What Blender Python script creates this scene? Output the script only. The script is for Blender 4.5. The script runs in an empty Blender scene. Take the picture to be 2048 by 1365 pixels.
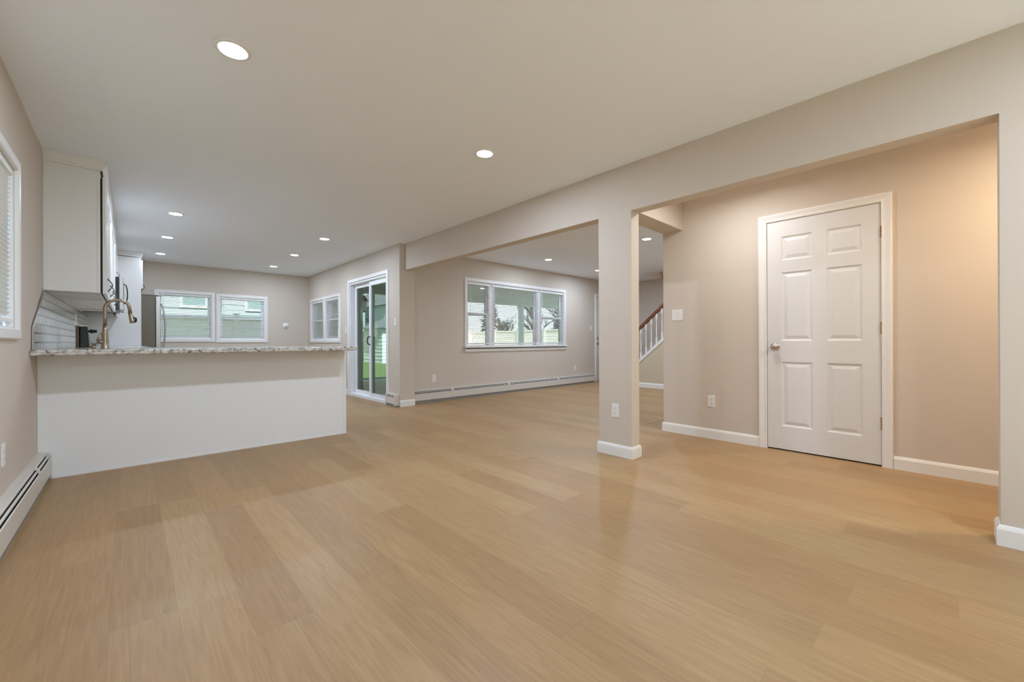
import bpy, bmesh, math, random
from mathutils import Vector, Matrix
random.seed(7)
D = bpy.data
C = bpy.context.scene.collection
SC = bpy.context.scene
R = math.radians

# ------------------------------------------------------------------ camera
FPX, CAMH = 815.8661, 0.98
yaw, pit, rol = R(43.0988), R(0.0361), R(-0.1973)
F = Vector((math.sin(yaw)*math.cos(pit), math.cos(yaw)*math.cos(pit), math.sin(pit)))
R0 = Vector((math.cos(yaw), -math.sin(yaw), 0)); U0 = R0.cross(F)
RR = R0*math.cos(rol)+U0*math.sin(rol); UU = -R0*math.sin(rol)+U0*math.cos(rol)
cam = D.cameras.new('camera'); camo = D.objects.new('camera', cam); C.objects.link(camo)
cam.sensor_width = 36; cam.lens = FPX/2048*36; cam.clip_start = .05; cam.clip_end = 200
camo.matrix_world = Matrix(((RR.x, UU.x, -F.x, 0), (RR.y, UU.y, -F.y, 0), (RR.z, UU.z, -F.z, CAMH), (0, 0, 0, 1)))
SC.camera = camo
# ------------------------------------------------------------------ view, world, daylight
SC.view_settings.view_transform = 'Standard'
try: SC.view_settings.look = 'None'
except Exception: pass
SC.view_settings.gamma = 1; SC.view_settings.use_curve_mapping = False
SC.view_settings.exposure = 0.36
SC.cycles.diffuse_bounces = 8; SC.cycles.max_bounces = 16; SC.cycles.transparent_max_bounces = 24
LAMP_W = 17.0          # one recessed lamp
SKY = 1.45
w = D.worlds.new('sky'); SC.world = w; w.use_nodes = True
nt = w.node_tree; nt.nodes.clear()
o_ = nt.nodes.new('ShaderNodeOutputWorld'); b_ = nt.nodes.new('ShaderNodeBackground')
tc = nt.nodes.new('ShaderNodeTexCoord'); sx = nt.nodes.new('ShaderNodeSeparateXYZ'); cr = nt.nodes.new('ShaderNodeValToRGB')
nt.links.new(tc.outputs['Generated'], sx.inputs[0]); nt.links.new(sx.outputs['Z'], cr.inputs[0])
cr.color_ramp.elements[0].position = 0.0; cr.color_ramp.elements[0].color = (.86, .92, .95, 1)
cr.color_ramp.elements[1].position = .7; cr.color_ramp.elements[1].color = (.55, .74, 1, 1)
nt.links.new(cr.outputs[0], b_.inputs[0]); b_.inputs[1].default_value = SKY; nt.links.new(b_.outputs[0], o_.inputs[0])
def sun(name, rot, energy, col, angle=8):
    l = D.lights.new(name, 'SUN'); l.energy = energy; l.color = col; l.angle = R(angle)
    o = D.objects.new(name, l); o.rotation_euler = rot; C.objects.link(o); return o
sun('afternoon_sun', (R(44), 0, R(-12)), 11.0, (1, .97, .95), 1.5)
def portal(name, loc, rot, sxx, syy):
    l = D.lights.new(name, 'AREA'); l.shape = 'RECTANGLE'; l.size = sxx; l.size_y = syy; l.cycles.is_portal = True
    o = D.objects.new(name, l); o.location = loc; o.rotation_euler = rot; C.objects.link(o)
portal('daylight_portal', (5.65, 5.97, 1.48), (R(-90), 0, 0), 2.7, 1.2)
portal('daylight_portal', (3.12, 6.77, 1.05), (0, R(90), 0), 2.0, 1.5)
portal('daylight_portal', (1.22, 10.08, 1.45), (R(-90), 0, 0), 1.8, 1.0)
portal('daylight_portal', (-.66, 3.3, 1.5), (0, R(-90), 0), 1.1, 1.0)
portal('daylight_portal', (1.2, -2.78, 1.2), (R(90), 0, 0), 3.1, 2.1)

# ------------------------------------------------------------------ materials
MATS = {}
def mat(name, col, rough=.6, metal=0., spec=.5, bump=None, emit=None, noise=None, coat=0):
    if name in MATS: return MATS[name]
    m = D.materials.new(name); m.use_nodes = True; n = m.node_tree; b = n.nodes['Principled BSDF']
    b.inputs['Base Color'].default_value = (*col, 1); b.inputs['Roughness'].default_value = rough
    b.inputs['Metallic'].default_value = metal; b.inputs['Specular IOR Level'].default_value = spec
    b.inputs['Coat Weight'].default_value = coat
    if emit:
        b.inputs['Emission Color'].default_value = (*emit[0], 1); b.inputs['Emission Strength'].default_value = emit[1]
    if bump or noise:
        t = n.nodes.new('ShaderNodeTexCoord')
    if bump:
        s, st = bump
        nz = n.nodes.new('ShaderNodeTexNoise'); nz.inputs['Scale'].default_value = s; nz.inputs['Detail'].default_value = 4
        bp = n.nodes.new('ShaderNodeBump'); bp.inputs['Strength'].default_value = st; bp.inputs['Distance'].default_value = .002
        n.links.new(t.outputs['Object'], nz.inputs['Vector']); n.links.new(nz.outputs['Fac'], bp.inputs['Height']); n.links.new(bp.outputs[0], b.inputs['Normal'])
    if noise:
        s, c2, lo, hi = noise
        nz = n.nodes.new('ShaderNodeTexNoise'); nz.inputs['Scale'].default_value = s; nz.inputs['Detail'].default_value = 6
        rp = n.nodes.new('ShaderNodeValToRGB'); rp.color_ramp.elements[0].position = lo; rp.color_ramp.elements[1].position = hi
        rp.color_ramp.elements[0].color = (*col, 1); rp.color_ramp.elements[1].color = (*c2, 1)
        n.links.new(t.outputs['Object'], nz.inputs['Vector']); n.links.new(nz.outputs['Fac'], rp.inputs[0]); n.links.new(rp.outputs[0], b.inputs['Base Color'])
    MATS[name] = m; return m
M_wall = mat('wall_paint', (.61, .54, .465), .75, bump=(180, .15))
M_ceil = mat('ceiling_paint', (.87, .92, .98), .85, bump=(120, .12))
M_trim = mat('white_trim_paint', (.80, .79, .77), .38)
M_door = mat('white_door_paint', (.70, .70, .70), .42)
M_pen = mat('peninsula_white', (.80, .81, .82), .5, bump=(60, .08))
M_cab = mat('cabinet_white', (.76, .755, .74), .4)
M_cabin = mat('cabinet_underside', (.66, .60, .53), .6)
M_heat = mat('heater_enamel', (.66, .62, .56), .35)
M_dark = mat('recess_shade', (.02, .018, .016), .8)  # near-black colour standing in for shade inside gaps
M_kick = mat('heater_grey_metal', (.24, .24, .24), .6)
M_fin = mat('heater_fin', (.18, .16, .13), .4, metal=.6)
M_plate = mat('white_plastic', (.80, .79, .77), .35)
M_slot = mat('outlet_slot', (.06, .055, .05), .6)
M_vinyl = mat('white_vinyl', (.82, .83, .86), .35)
M_slat = mat('blind_slat', (.84, .84, .83), .45)
M_nick = mat('satin_nickel', (.55, .52, .48), .28, metal=1)
M_brass = mat('aged_brass', (.40, .30, .17), .35, metal=1)
M_steel = mat('brushed_steel', (.52, .50, .47), .32, metal=1)
M_fside = mat('fridge_side', (.15, .125, .09), .38, spec=.5)
M_fauc = mat('bronze_nickel', (.42, .34, .25), .26, metal=1)
M_black = mat('black_plastic', (.012, .014, .012), .3)
M_hand = mat('pewter_handle', (.17, .16, .15), .35, metal=.9)
M_rail = mat('red_brown_wood', (.20, .055, .022), .35, noise=(9, (.13, .035, .015), .35, .7))
M_knee = mat('stair_wall_warm_lit', (.60, .51, .37), .7)  # wall paint turned yellower: warm light put into the colour
M_step = mat('stair_tread', (.50, .33, .19), .5)
M_lens = mat('lamp_lens', (1, 1, 1), .5, emit=((1, .97, .92), 9))
M_fence = mat('cream_vinyl', (.86, .765, .66), .5)
M_conc = mat('patio_concrete', (.50, .51, .48), .85, noise=(3, (.42, .43, .41), .3, .7))
M_grass = mat('lawn', (.085, .14, .035), .95, noise=(5, (.16, .22, .07), .35, .7), bump=(80, 1))
M_sidw = mat('pale_siding', (.66, .74, .76), .6)
M_sidb = mat('blue_siding', (.32, .39, .41), .6)
M_sidg = mat('grey_siding', (.46, .50, .46), .6)
M_roof = mat('grey_shingle', (.12, .125, .13), .9, noise=(30, (.2, .2, .2), .4, .6))
M_glassd = mat('far_window_glass', (.20, .27, .27), .15)
M_postd = mat('dark_wood_post', (.045, .038, .025), .6)
M_postw = mat('porch_white', (.70, .76, .74), .55)
M_pceil = mat('porch_boards', (.74, .80, .78), .6)
M_bark = mat('tree_bark', (.05, .04, .03), .9)
M_leaf = mat('evergreen', (.03, .05, .025), .9)
M_iron = mat('black_iron', (.015, .015, .013), .5)
M_lglass = mat('lantern_glass', (.7, .68, .6), .2)

def glass(name, tint):
    m = D.materials.new(name); m.use_nodes = True; n = m.node_tree; n.nodes.clear()
    o = n.nodes.new('ShaderNodeOutputMaterial'); t = n.nodes.new('ShaderNodeBsdfTransparent'); g = n.nodes.new('ShaderNodeBsdfGlossy')
    t.inputs[0].default_value = (*tint, 1); g.inputs['Roughness'].default_value = .02
    ge = n.nodes.new('ShaderNodeNewGeometry'); dt = n.nodes.new('ShaderNodeVectorMath'); dt.operation = 'DOT_PRODUCT'
    n.links.new(ge.outputs['Incoming'], dt.inputs[0]); n.links.new(ge.outputs['Normal'], dt.inputs[1])
    def ma(op, a, b=None):
        x = n.nodes.new('ShaderNodeMath'); x.operation = op
        for i, v in enumerate((a, b)):
            if v is None: continue
            if isinstance(v, (int, float)): x.inputs[i].default_value = v
            else: n.links.new(v, x.inputs[i])
        return x.outputs[0]
    fac = ma('ADD', ma('MULTIPLY', ma('POWER', ma('SUBTRACT', 1.0, ma('ABSOLUTE', dt.outputs['Value'])), 5.0), .9), .03)
    mx = n.nodes.new('ShaderNodeMixShader'); n.links.new(fac, mx.inputs[0]); n.links.new(t.outputs[0], mx.inputs[1]); n.links.new(g.outputs[0], mx.inputs[2])
    n.links.new(mx.outputs[0], o.inputs[0]); return m
M_glass = glass('window_glass', (.88, .945, .94))
M_gdoor = glass('door_glass', (.60, .68, .64))

def floor_mat():
    m = D.materials.new('oak_planks'); m.use_nodes = True; n = m.node_tree; L = n.links; b = n.nodes['Principled BSDF']
    def N(t, **k):
        x = n.nodes.new(t)
        for a, v in k.items(): setattr(x, a, v)
        return x
    def MA(op, a, b2=None, c=None):
        x = N('ShaderNodeMath', operation=op)
        for i, v in enumerate((a, b2, c)):
            if v is None: continue
            if isinstance(v, (int, float)): x.inputs[i].default_value = v
            else: L.new(v, x.inputs[i])
        return x.outputs[0]
    tc = N('ShaderNodeTexCoord'); sp = N('ShaderNodeSeparateXYZ'); L.new(tc.outputs['Object'], sp.inputs[0])
    X, Y = sp.outputs['X'], sp.outputs['Y']
    u = MA('DIVIDE', MA('SUBTRACT', X, .307-1.81), .181); row = MA('FLOOR', u); fu = MA('FRACT', u)
    wn = N('ShaderNodeTexWhiteNoise', noise_dimensions='1D'); L.new(row, wn.inputs['W'])
    PL = 1.35
    v = MA('ADD', MA('DIVIDE', Y, PL), MA('MULTIPLY', wn.outputs['Value'], 7.0)); col = MA('FLOOR', v); fv = MA('FRACT', v)
    cb = N('ShaderNodeCombineXYZ'); L.new(row, cb.inputs[0]); L.new(col, cb.inputs[1])
    w2 = N('ShaderNodeTexWhiteNoise', noise_dimensions='2D'); L.new(cb.outputs[0], w2.inputs['Vector'])
    rnd = w2.outputs['Value']; sc = N('ShaderNodeSeparateColor'); L.new(w2.outputs['Color'], sc.inputs[0])
    # grain coordinates shifted per plank
    gx = MA('ADD', MA('MULTIPLY', X, 1.0), MA('MULTIPLY', sc.outputs[0], 13.0)); gy = MA('ADD', Y, MA('MULTIPLY', sc.outputs[1], 31.0))
    cg = N('ShaderNodeCombineXYZ'); L.new(MA('MULTIPLY', gx, 85), cg.inputs[0]); L.new(MA('MULTIPLY', gy, 2.6), cg.inputs[1]); L.new(sc.outputs[2], cg.inputs[2])
    fine = N('ShaderNodeTexNoise'); fine.inputs['Scale'].default_value = 1.6; fine.inputs['Detail'].default_value = 5; fine.inputs['Roughness'].default_value = .6; L.new(cg.outputs[0], fine.inputs['Vector'])
    c2 = N('ShaderNodeCombineXYZ'); L.new(MA('MULTIPLY', gx, 8), c2.inputs[0]); L.new(MA('MULTIPLY', gy, .75), c2.inputs[1])
    big = N('ShaderNodeTexNoise'); big.inputs['Scale'].default_value = 1.3; big.inputs['Detail'].default_value = 2; L.new(c2.outputs[0], big.inputs['Vector'])
    ring = MA('FRACT', MA('MULTIPLY', big.outputs['Fac'], 9.0)); rr = MA('SMOOTH_MIN', ring, MA('MULTIPLY', MA('SUBTRACT', 1.0, ring), 4.0), .2)
    g = MA('ADD', MA('MULTIPLY', MA('SUBTRACT', fine.outputs['Fac'], .5), .8), MA('MULTIPLY', MA('SUBTRACT', rr, .4), .16))
    val = MA('ADD', MA('ADD', MA('MULTIPLY', MA('SUBTRACT', rnd, .5), .27), g), .5)
    rp = N('ShaderNodeValToRGB'); e = rp.color_ramp.elements
    e[0].position = .1; e[0].color = (.27, .156, .070, 1); e[1].position = .95; e[1].color = (.465, .315, .158, 1)
    k = e.new(.5); k.color = (.362, .225, .104, 1); L.new(val, rp.inputs[0])
    # slight hue change per plank
    mxh = N('ShaderNodeMix', data_type='RGBA', blend_type='MULTIPLY'); mxh.inputs[0].default_value = 1
    rh = N('ShaderNodeValToRGB'); rh.color_ramp.elements[0].color = (1, .97, .93, 1); rh.color_ramp.elements[1].color = (.98, 1, 1.0, 1); L.new(sc.outputs[2], rh.inputs[0])
    L.new(rp.outputs[0], mxh.inputs[6]); L.new(rh.outputs[0], mxh.inputs[7])
    # joints
    du = MA('MULTIPLY', MA('MINIMUM', fu, MA('SUBTRACT', 1.0, fu)), .181); dv = MA('MULTIPLY', MA('MINIMUM', fv, MA('SUBTRACT', 1.0, fv)), PL)
    d = MA('MINIMUM', du, dv); j = MA('LESS_THAN', d, .0008)
    mj = N('ShaderNodeMix', data_type='RGBA', blend_type='MULTIPLY'); L.new(MA('MULTIPLY', j, .22), mj.inputs[0]); L.new(mxh.outputs[2], mj.inputs[6]); mj.inputs[7].default_value = (.3, .22, .15, 1)
    L.new(mj.outputs[2], b.inputs['Base Color'])
    L.new(MA('ADD', MA('MULTIPLY', fine.outputs['Fac'], .14), .36), b.inputs['Roughness'])
    b.inputs['Specular IOR Level'].default_value = .45
    bp = N('ShaderNodeBump'); bp.inputs['Strength'].default_value = .12; bp.inputs['Distance'].default_value = .002; L.new(fine.outputs['Fac'], bp.inputs['Height']); L.new(bp.outputs[0], b.inputs['Normal'])
    return m
M_floor = floor_mat()

def granite():
    m = D.materials.new('speckled_granite'); m.use_nodes = True; n = m.node_tree; L = n.links; b = n.nodes['Principled BSDF']
    tc = n.nodes.new('ShaderNodeTexCoord')
    a = n.nodes.new('ShaderNodeTexNoise'); a.inputs['Scale'].default_value = 34; a.inputs['Detail'].default_value = 7; a.inputs['Distortion'].default_value = .8
    r = n.nodes.new('ShaderNodeValToRGB'); e = r.color_ramp.elements; e[0].position = .34; e[0].color = (.13, .12, .11, 1); e[1].position = .62; e[1].color = (.72, .70, .66, 1); k = e.new(.47); k.color = (.52, .49, .44, 1)
    L.new(tc.outputs['Object'], a.inputs['Vector']); L.new(a.outputs['Fac'], r.inputs[0]); L.new(r.outputs[0], b.inputs['Base Color']); b.inputs['Roughness'].default_value = .15
    return m
M_gran = granite()

def tiles():
    m = D.materials.new('white_subway_tile'); m.use_nodes = True; n = m.node_tree; L = n.links; b = n.nodes['Principled BSDF']
    tc = n.nodes.new('ShaderNodeTexCoord'); s = n.nodes.new('ShaderNodeSeparateXYZ'); c = n.nodes.new('ShaderNodeCombineXYZ')
    L.new(tc.outputs['Object'], s.inputs[0]); L.new(s.outputs['Y'], c.inputs[0]); L.new(s.outputs['Z'], c.inputs[1])
    br = n.nodes.new('ShaderNodeTexBrick'); br.inputs['Scale'].default_value = 1; br.inputs['Brick Width'].default_value = .152; br.inputs['Row Height'].default_value = .0655
    br.inputs['Mortar Size'].default_value = .0055; br.inputs['Mortar Smooth'].default_value = .1
    br.inputs['Color1'].default_value = (.74, .74, .72, 1); br.inputs['Color2'].default_value = (.70, .70, .68, 1); br.inputs['Mortar'].default_value = (.22, .21, .19, 1)
    L.new(c.outputs[0], br.inputs['Vector']); L.new(br.outputs['Color'], b.inputs['Base Color']); b.inputs['Roughness'].default_value = .12
    bp = n.nodes.new('ShaderNodeBump'); bp.inputs['Distance'].default_value = .002; bp.inputs['Strength'].default_value = .5; bp.invert = True; L.new(br.outputs['Fac'], bp.inputs['Height']); L.new(bp.outputs[0], b.inputs['Normal'])
    return m
M_tile = tiles()

# ------------------------------------------------------------------ mesh helpers
class MB:
    def __init__(s): s.v = []; s.f = []; s.sm = []
    def add(s, vs, fs, smooth=False):
        k = len(s.v); s.v += [tuple(v) for v in vs]; s.f += [tuple(i+k for i in f) for f in fs]; s.sm += [smooth]*len(fs); return s
    def box(s, x0, x1, y0, y1, z0, z1):
        vs = [(x, y, z) for x in (x0, x1) for y in (y0, y1) for z in (z0, z1)]
        return s.add(vs, [(0, 1, 3, 2), (4, 6, 7, 5), (0, 4, 5, 1), (2, 3, 7, 6), (0, 2, 6, 4), (1, 5, 7, 3)])
    def mbox(s, M, a0, a1, z0, z1, d0, d1):
        vs = [M(a, z, d) for a in (a0, a1) for z in (z0, z1) for d in (d0, d1)]
        return s.add(vs, [(0, 1, 3, 2), (4, 6, 7, 5), (0, 4, 5, 1), (2, 3, 7, 6), (0, 2, 6, 4), (1, 5, 7, 3)])
    def prism(s, pts, fn, t0, t1, smooth=False):
        n = len(pts); vs = [fn(p, t0) for p in pts]+[fn(p, t1) for p in pts]
        fs = [(i, (i+1) % n, n+(i+1) % n, n+i) for i in range(n)]+[tuple(range(n))[::-1], tuple(range(n, 2*n))]
        return s.add(vs, fs, smooth)
    def tube(s, path, rad, seg=12, caps=True, smooth=True):
        path = [Vector(p) for p in path]
        if not isinstance(rad, (list, tuple)): rad = [rad]*len(path)
        vs = []; up = None
        for i, p in enumerate(path):
            t = (path[min(i+1, len(path)-1)]-path[max(i-1, 0)])
            if t.length < 1e-9: t = Vector((0, 0, 1))
            t.normalize()
            if up is None: up = Vector((0, 0, 1)) if abs(t.z) < .9 else Vector((1, 0, 0))
            a = (up-t*up.dot(t)).normalized(); up = a; b = t.cross(a)
            vs += [p+(a*math.cos(2*math.pi*k/seg)+b*math.sin(2*math.pi*k/seg))*rad[i] for k in range(seg)]
        fs = []
        for i in range(len(path)-1):
            for k in range(seg):
                fs.append((i*seg+k, i*seg+(k+1) % seg, (i+1)*seg+(k+1) % seg, (i+1)*seg+k))
        s.add(vs, fs, smooth)
        if caps:
            k0 = len(s.v)-len(vs); s.f += [tuple(k0+i for i in range(seg))[::-1], tuple(k0+(len(path)-1)*seg+i for i in range(seg))]; s.sm += [False, False]
        return s
    def lathe(s, prof, fn, seg=28, smooth=True, ring=False):
        if ring: prof = prof+[prof[0]]
        # prof [(r,h)], fn(x,y,h)->3D
        vs = [fn(r*math.cos(2*math.pi*k/seg), r*math.sin(2*math.pi*k/seg), h) for r, h in prof for k in range(seg)]
        fs = [(i*seg+k, i*seg+(k+1) % seg, (i+1)*seg+(k+1) % seg, (i+1)*seg+k) for i in range(len(prof)-1) for k in range(seg)]
        n = len(prof)
        if ring: return s.add(vs, fs, smooth)
        fs += [tuple(range(seg))[::-1], tuple(range((n-1)*seg, n*seg))]
        s.add(vs, fs, smooth); s.sm[-1] = s.sm[-2] = False
        return s
    def sweep(s, M, a0, a1, z0, z1, prof, closed=True):
        # prof points (o, d): o outward offset from the inner rectangle, d out of the wall; closed profile polygon
        n = len(prof)
        if closed: cs = [(a0, z0, -1, -1), (a1, z0, 1, -1), (a1, z1, 1, 1), (a0, z1, -1, 1)]
        else: cs = [(a0, z0, -1, 0), (a0, z1, -1, 1), (a1, z1, 1, 1), (a1, z0, 1, 0)]
        vs = [M(a+sa*o, z+sz*o, d) for a, z, sa, sz in cs for o, d in prof]
        fs = []
        for i in range(4 if closed else 3):
            j = (i+1) % 4
            for k in range(n):
                k2 = (k+1) % n; fs.append((i*n+k, i*n+k2, j*n+k2, j*n+k))
        if not closed: fs += [tuple(range(n))[::-1], tuple(range(3*n, 4*n))]
        return s.add(vs, fs)
    def build(s, name, m, parent=None, bevel=0, label=None, kind=None, loc=None):
        me = D.meshes.new(name); me.from_pydata(s.v, [], s.f); me.update()
        bm = bmesh.new(); bm.from_mesh(me); bmesh.ops.recalc_face_normals(bm, faces=bm.faces); bm.to_mesh(me); bm.free()
        me.polygons.foreach_set('use_smooth', s.sm); me.materials.append(m)
        ob = D.objects.new(name, me); C.objects.link(ob)
        if parent is not None:
            ob.parent = parent; ob.matrix_parent_inverse = Matrix.Translation(-parent_loc(parent))
        if bevel:
            md = ob.modifiers.new('bevel', 'BEVEL'); md.width = bevel; md.segments = 2; md.limit_method = 'ANGLE'
        if label: ob['label'] = label
        if kind: ob['kind'] = kind
        return ob
PLOC = {}
def parent_loc(p):
    if p.parent is not None: return parent_loc(p.parent)
    return Vector(p.location)
def sub(child_parent_root, ob): pass
def part(mb, name, m, parent, **k):
    # children of a part (sub-parts): parent has zero local offset in world after its own inverse
    ob = mb.build(name, m, None, **k)
    ob.parent = parent
    if parent.parent is None: ob.matrix_parent_inverse = Matrix.Translation(-Vector(parent.location))
    return ob
def thing(name, label, cat, loc, group=None, kind=None):
    o = D.objects.new(name, None); o.location = loc; o.empty_display_size = .1; C.objects.link(o)
    if kind: o['kind'] = kind
    else:
        o['category'] = cat
    if label: o['label'] = label
    if group: o['group'] = group
    return o
def tag(o, label, cat, group=None):
    o['label'] = label; o['category'] = cat
    if group: o['group'] = group
    return o
def struct(mb, name, m, **k): return mb.build(name, m, kind='structure', **k)
def PX(X, n): return lambda a, z, d: (X+n*d, a, z)
def PY(Y, n): return lambda a, z, d: (a, Y+n*d, z)

# ------------------------------------------------------------------ key numbers
H = 2.455
XL, XD, XB, XS, XJ = -.484, 4.24, 3.03, 2.946, 3.195
YF, YL, YJ, YR = 9.9, 5.79, 5.61, -2.6
XE, YH = 9.19, 2.117
T = .16
def wall(name, M, a0, a1, z0, z1, th, holes=(), m=None):
    mb = MB(); As = sorted({a0, a1, *[h[0] for h in holes], *[h[1] for h in holes]}); Zs = sorted({z0, z1, *[h[2] for h in holes], *[h[3] for h in holes]})
    # merge columns of full height
    As = [a for a in As if a0 <= a <= a1]; Zs = [z for z in Zs if z0 <= z <= z1]
    for i in range(len(As)-1):
        am = (As[i]+As[i+1])/2; runs = []
        for j in range(len(Zs)-1):
            zm = (Zs[j]+Zs[j+1])/2
            solid = not any(h[0] < am < h[1] and h[2] < zm < h[3] for h in holes)
            if solid:
                if runs and abs(runs[-1][1]-Zs[j]) < 1e-9: runs[-1][1] = Zs[j+1]
                else: runs.append([Zs[j], Zs[j+1]])
        for r in runs: mb.mbox(M, As[i], As[i+1], r[0], r[1], -th, 0)
    return struct(mb, name, m or M_wall)

# shell
struct(MB().box(XL, XE+.0, YR, YF, -.12, 0), 'floor', M_floor)
cm = MB()
cm.box(XL-T, 8.275, YR-T, YF+T, H, H+.14); cm.box(8.275, XE+T, 4.636, YF-3.5, H, H+.14); cm.box(8.275, XE+T, YR, 1.9, H, H+.14)
struct(cm, 'ceiling', M_ceil)
wl = [(2.93, 3.66, 1.06, 1.975)]
wall('wall_left', PX(XL, 1), YR-T, YF+T, -.12, H, T, wl)
fw = [(.375, 1.165, 1.045, 1.90), (1.30, 2.08, 1.03, 1.885)]
wall('wall_back', PY(YF, -1), XL, XS, -.12, H, T, fw)
sw = [(8.87+.0, 9.67, 1.02, 1.86), (8.01, 8.76, 1.02, 1.86), (6.02, 7.52, -.0, 2.05)]
wall('wall_patio', PX(XS, -1), YJ, YF+T, -.12, H, .249, sw)
wall('wall_living', PY(YL, -1), XJ, XE+T, -.12, H, T, [(4.335, 6.985, .90, 2.05), (8.20, 9.115, -.0, 2.05)])
# corridor side wall, stub, column, beam, header
wall('wall_right', PX(XD, -1), YR, YH, 0, H, .12, [(.335, 1.14, 0, 2.05)])
wall('wall_divider', PX(XB, -1), YR, YJ, 0, H, .12, [(-.17, 1.79, -1, 2.062), (2.111, YJ+1, -1, 2.062)])
struct(MB().box(XB+.12, XD, 1.903, 2.115, 2.14, H), 'header', M_wall)
struct(MB().box(XD+.12, XE, YH-.12, YH, 0, H), 'wall_closet', M_wall)
wall('wall_rear', PY(YR, 1), XL-T, 4.4, -.12, H, T, [(-.35, 2.85, .02, 2.2)])
rw = thing('window_7', None, None, (1.2, YR, .02), kind='structure')  # unseen wide glazing added behind the camera to bring in daylight
part(MB().sweep(PY(YR, 1), -.35, 2.85, .02, 2.2, [(0, -.1), (0, .02), (.07, .02), (.07, 0), (.0, 0)]).mbox(PY(YR, 1), 1.22, 1.28, .02, 2.2, -.1, -.06), 'window_frame', M_trim, rw)
part(MB().mbox(PY(YR, 1), -.35, 2.85, .02, 2.2, -.084, -.08), 'pane', M_glass, rw)
# stair hall walls and shaft above
wall('wall_stair', PX(XE, -1), YR, YL, 0, 5.0, T)
struct(MB().box(8.275, XE, 4.636, 4.75, H+.14, 5.0).box(8.16, 8.275, 1.78, 4.75, H+.14, 5.0).box(8.275, XE, 1.78, 1.9, H+.14, 5.0), 'wall_shaft', M_wall)
struct(MB().box(8.16, XE+T, 1.78, 4.75, 5.0, 5.1), 'ceiling_upper', M_ceil)

# upper storey (casts the shade on the back yard)
ub_ = MB()
ub_.box(XL-T, XE+T, YR-T, YR, H+.15, 5.4).box(XL-T, XE+T, YL, YL+T, H+.15, 5.4).box(XL-T, XL, YR, YL, H+.15, 5.4).box(XE+T, XE+T+.1, YR, YL, H+.15, 5.4)
ub_.box(XL-T, XL, YL+T, YF+T, H+.15, 5.4).box(XS+.1, XS+.25, YL+T, YF+T, H+.15, 5.4).box(XL-T, XS+.25, YF, YF+T, H+.15, 5.4).box(XL-T-.3, XS+.5, YL+T, YF+T+.3, 5.4, 5.6)  # unseen storey over the kitchen wing, added to shade the fence
struct(ub_, 'wall_upper_shade', M_sidw)
struct(MB().prism([(YR-.6, 5.4), (YL+.6, 5.4), ((YR+YL)/2, 7.4)], lambda p, t: (t, p[0], p[1]), XL-.5, XE+.5), 'roof_main', M_roof)
# ------------------------------------------------------------------ baseboards
BBP = [(0, 0), (.014, 0), (.014, .078), (.009, .09), (.006, .096), (0, .098)]
def path_sweep(mb, P, prof, close=False):
    # P: plan points; the profile (o, h) stands to the right of the walking direction
    P = [Vector(p) for p in P]; n = len(prof); m = len(P); vs = []
    for i, p in enumerate(P):
        a = P[i-1] if (i or close) else None; c = P[(i+1) % m] if (i < m-1 or close) else None
        d1 = (p-a).normalized() if a is not None else (c-p).normalized(); d2 = (c-p).normalized() if c is not None else d1
        n1 = Vector((d1.y, -d1.x)); n2 = Vector((d2.y, -d2.x)); q = n1+n2; q = q/max(q.dot(n1), 1e-6)
        vs += [(p.x+q.x*o, p.y+q.y*o, h) for o, h in prof]
    fs = [(i*n+k, i*n+(k+1) % n, ((i+1) % m)*n+(k+1) % n, ((i+1) % m)*n+k) for i in range(m if close else m-1) for k in range(n)]
    if not close: fs += [tuple(range(n))[::-1], tuple(range((m-1)*n, m*n))]
    return mb.add(vs, fs)
def bb(name, P, close=False): return struct(path_sweep(MB(), P, BBP, close), name, M_trim)
bb('baseboard_right', [(4.6, YH), (XD, YH), (XD, 1.193)])
bb('baseboard_corridor', [(XD, .285), (XD, YR)])
bb('baseboard_column', [(XB, 1.79), (XB+.12, 1.79), (XB+.12, 2.111), (XB, 2.111)], True)
bb('baseboard_stub', [(XB+.12, YR), (XB+.12, -.17), (XB, -.17), (XB, YR)])
bb('baseboard_jog', [(XJ-.0, YJ), (XS, YJ)][::-1])
bb('baseboard_patio', [(XS, YF), (XS, 7.59)])
bb('baseboard_back', [(.5, YF), (XS-.014, YF)])
bb('baseboard_closet', [(7.8, YH), (4.6, YH)])
struct(MB().box(4.40, 7.85, 2.425, 2.442, 0, .004), 'trim_threshold', M_step)

# ------------------------------------------------------------------ doors
CAS = [(0, 0), (0, .010), (.008, .014), (.016, .011), (.026, .012), (.046, .018), (.056, .020), (.064, .018), (.066, 0)]
def knob_at(M, a, z, parent, m=M_nick, d0=0., deadbolt=False):
    k = MB().lathe([(.001, 0), (.032, 0), (.032, .004), (.028, .009), (.012, .011), (.011, .026), (.018, .030), (.026, .038), (.028, .048), (.024, .056), (.014, .061), (.001, .062)], lambda x, y, h: M(a+x, z+y, d0+h))
    return part(k, 'knob' if not deadbolt else 'deadbolt', m, parent)
d1 = thing('door_1', None, None, (XD, .74, 0), kind='structure')
Md = PX(XD, -1)
part(MB().sweep(Md, .351, 1.127, 0, 2.046, CAS, closed=False), 'casing', M_trim, d1)
part(MB().mbox(Md, .335, .351, 0, 2.05, -.12, .002).mbox(Md, 1.127, 1.14, 0, 2.05, -.12, .002).mbox(Md, .351, 1.127, 2.044, 2.05, -.12, .002), 'jamb', M_trim, d1)
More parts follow.
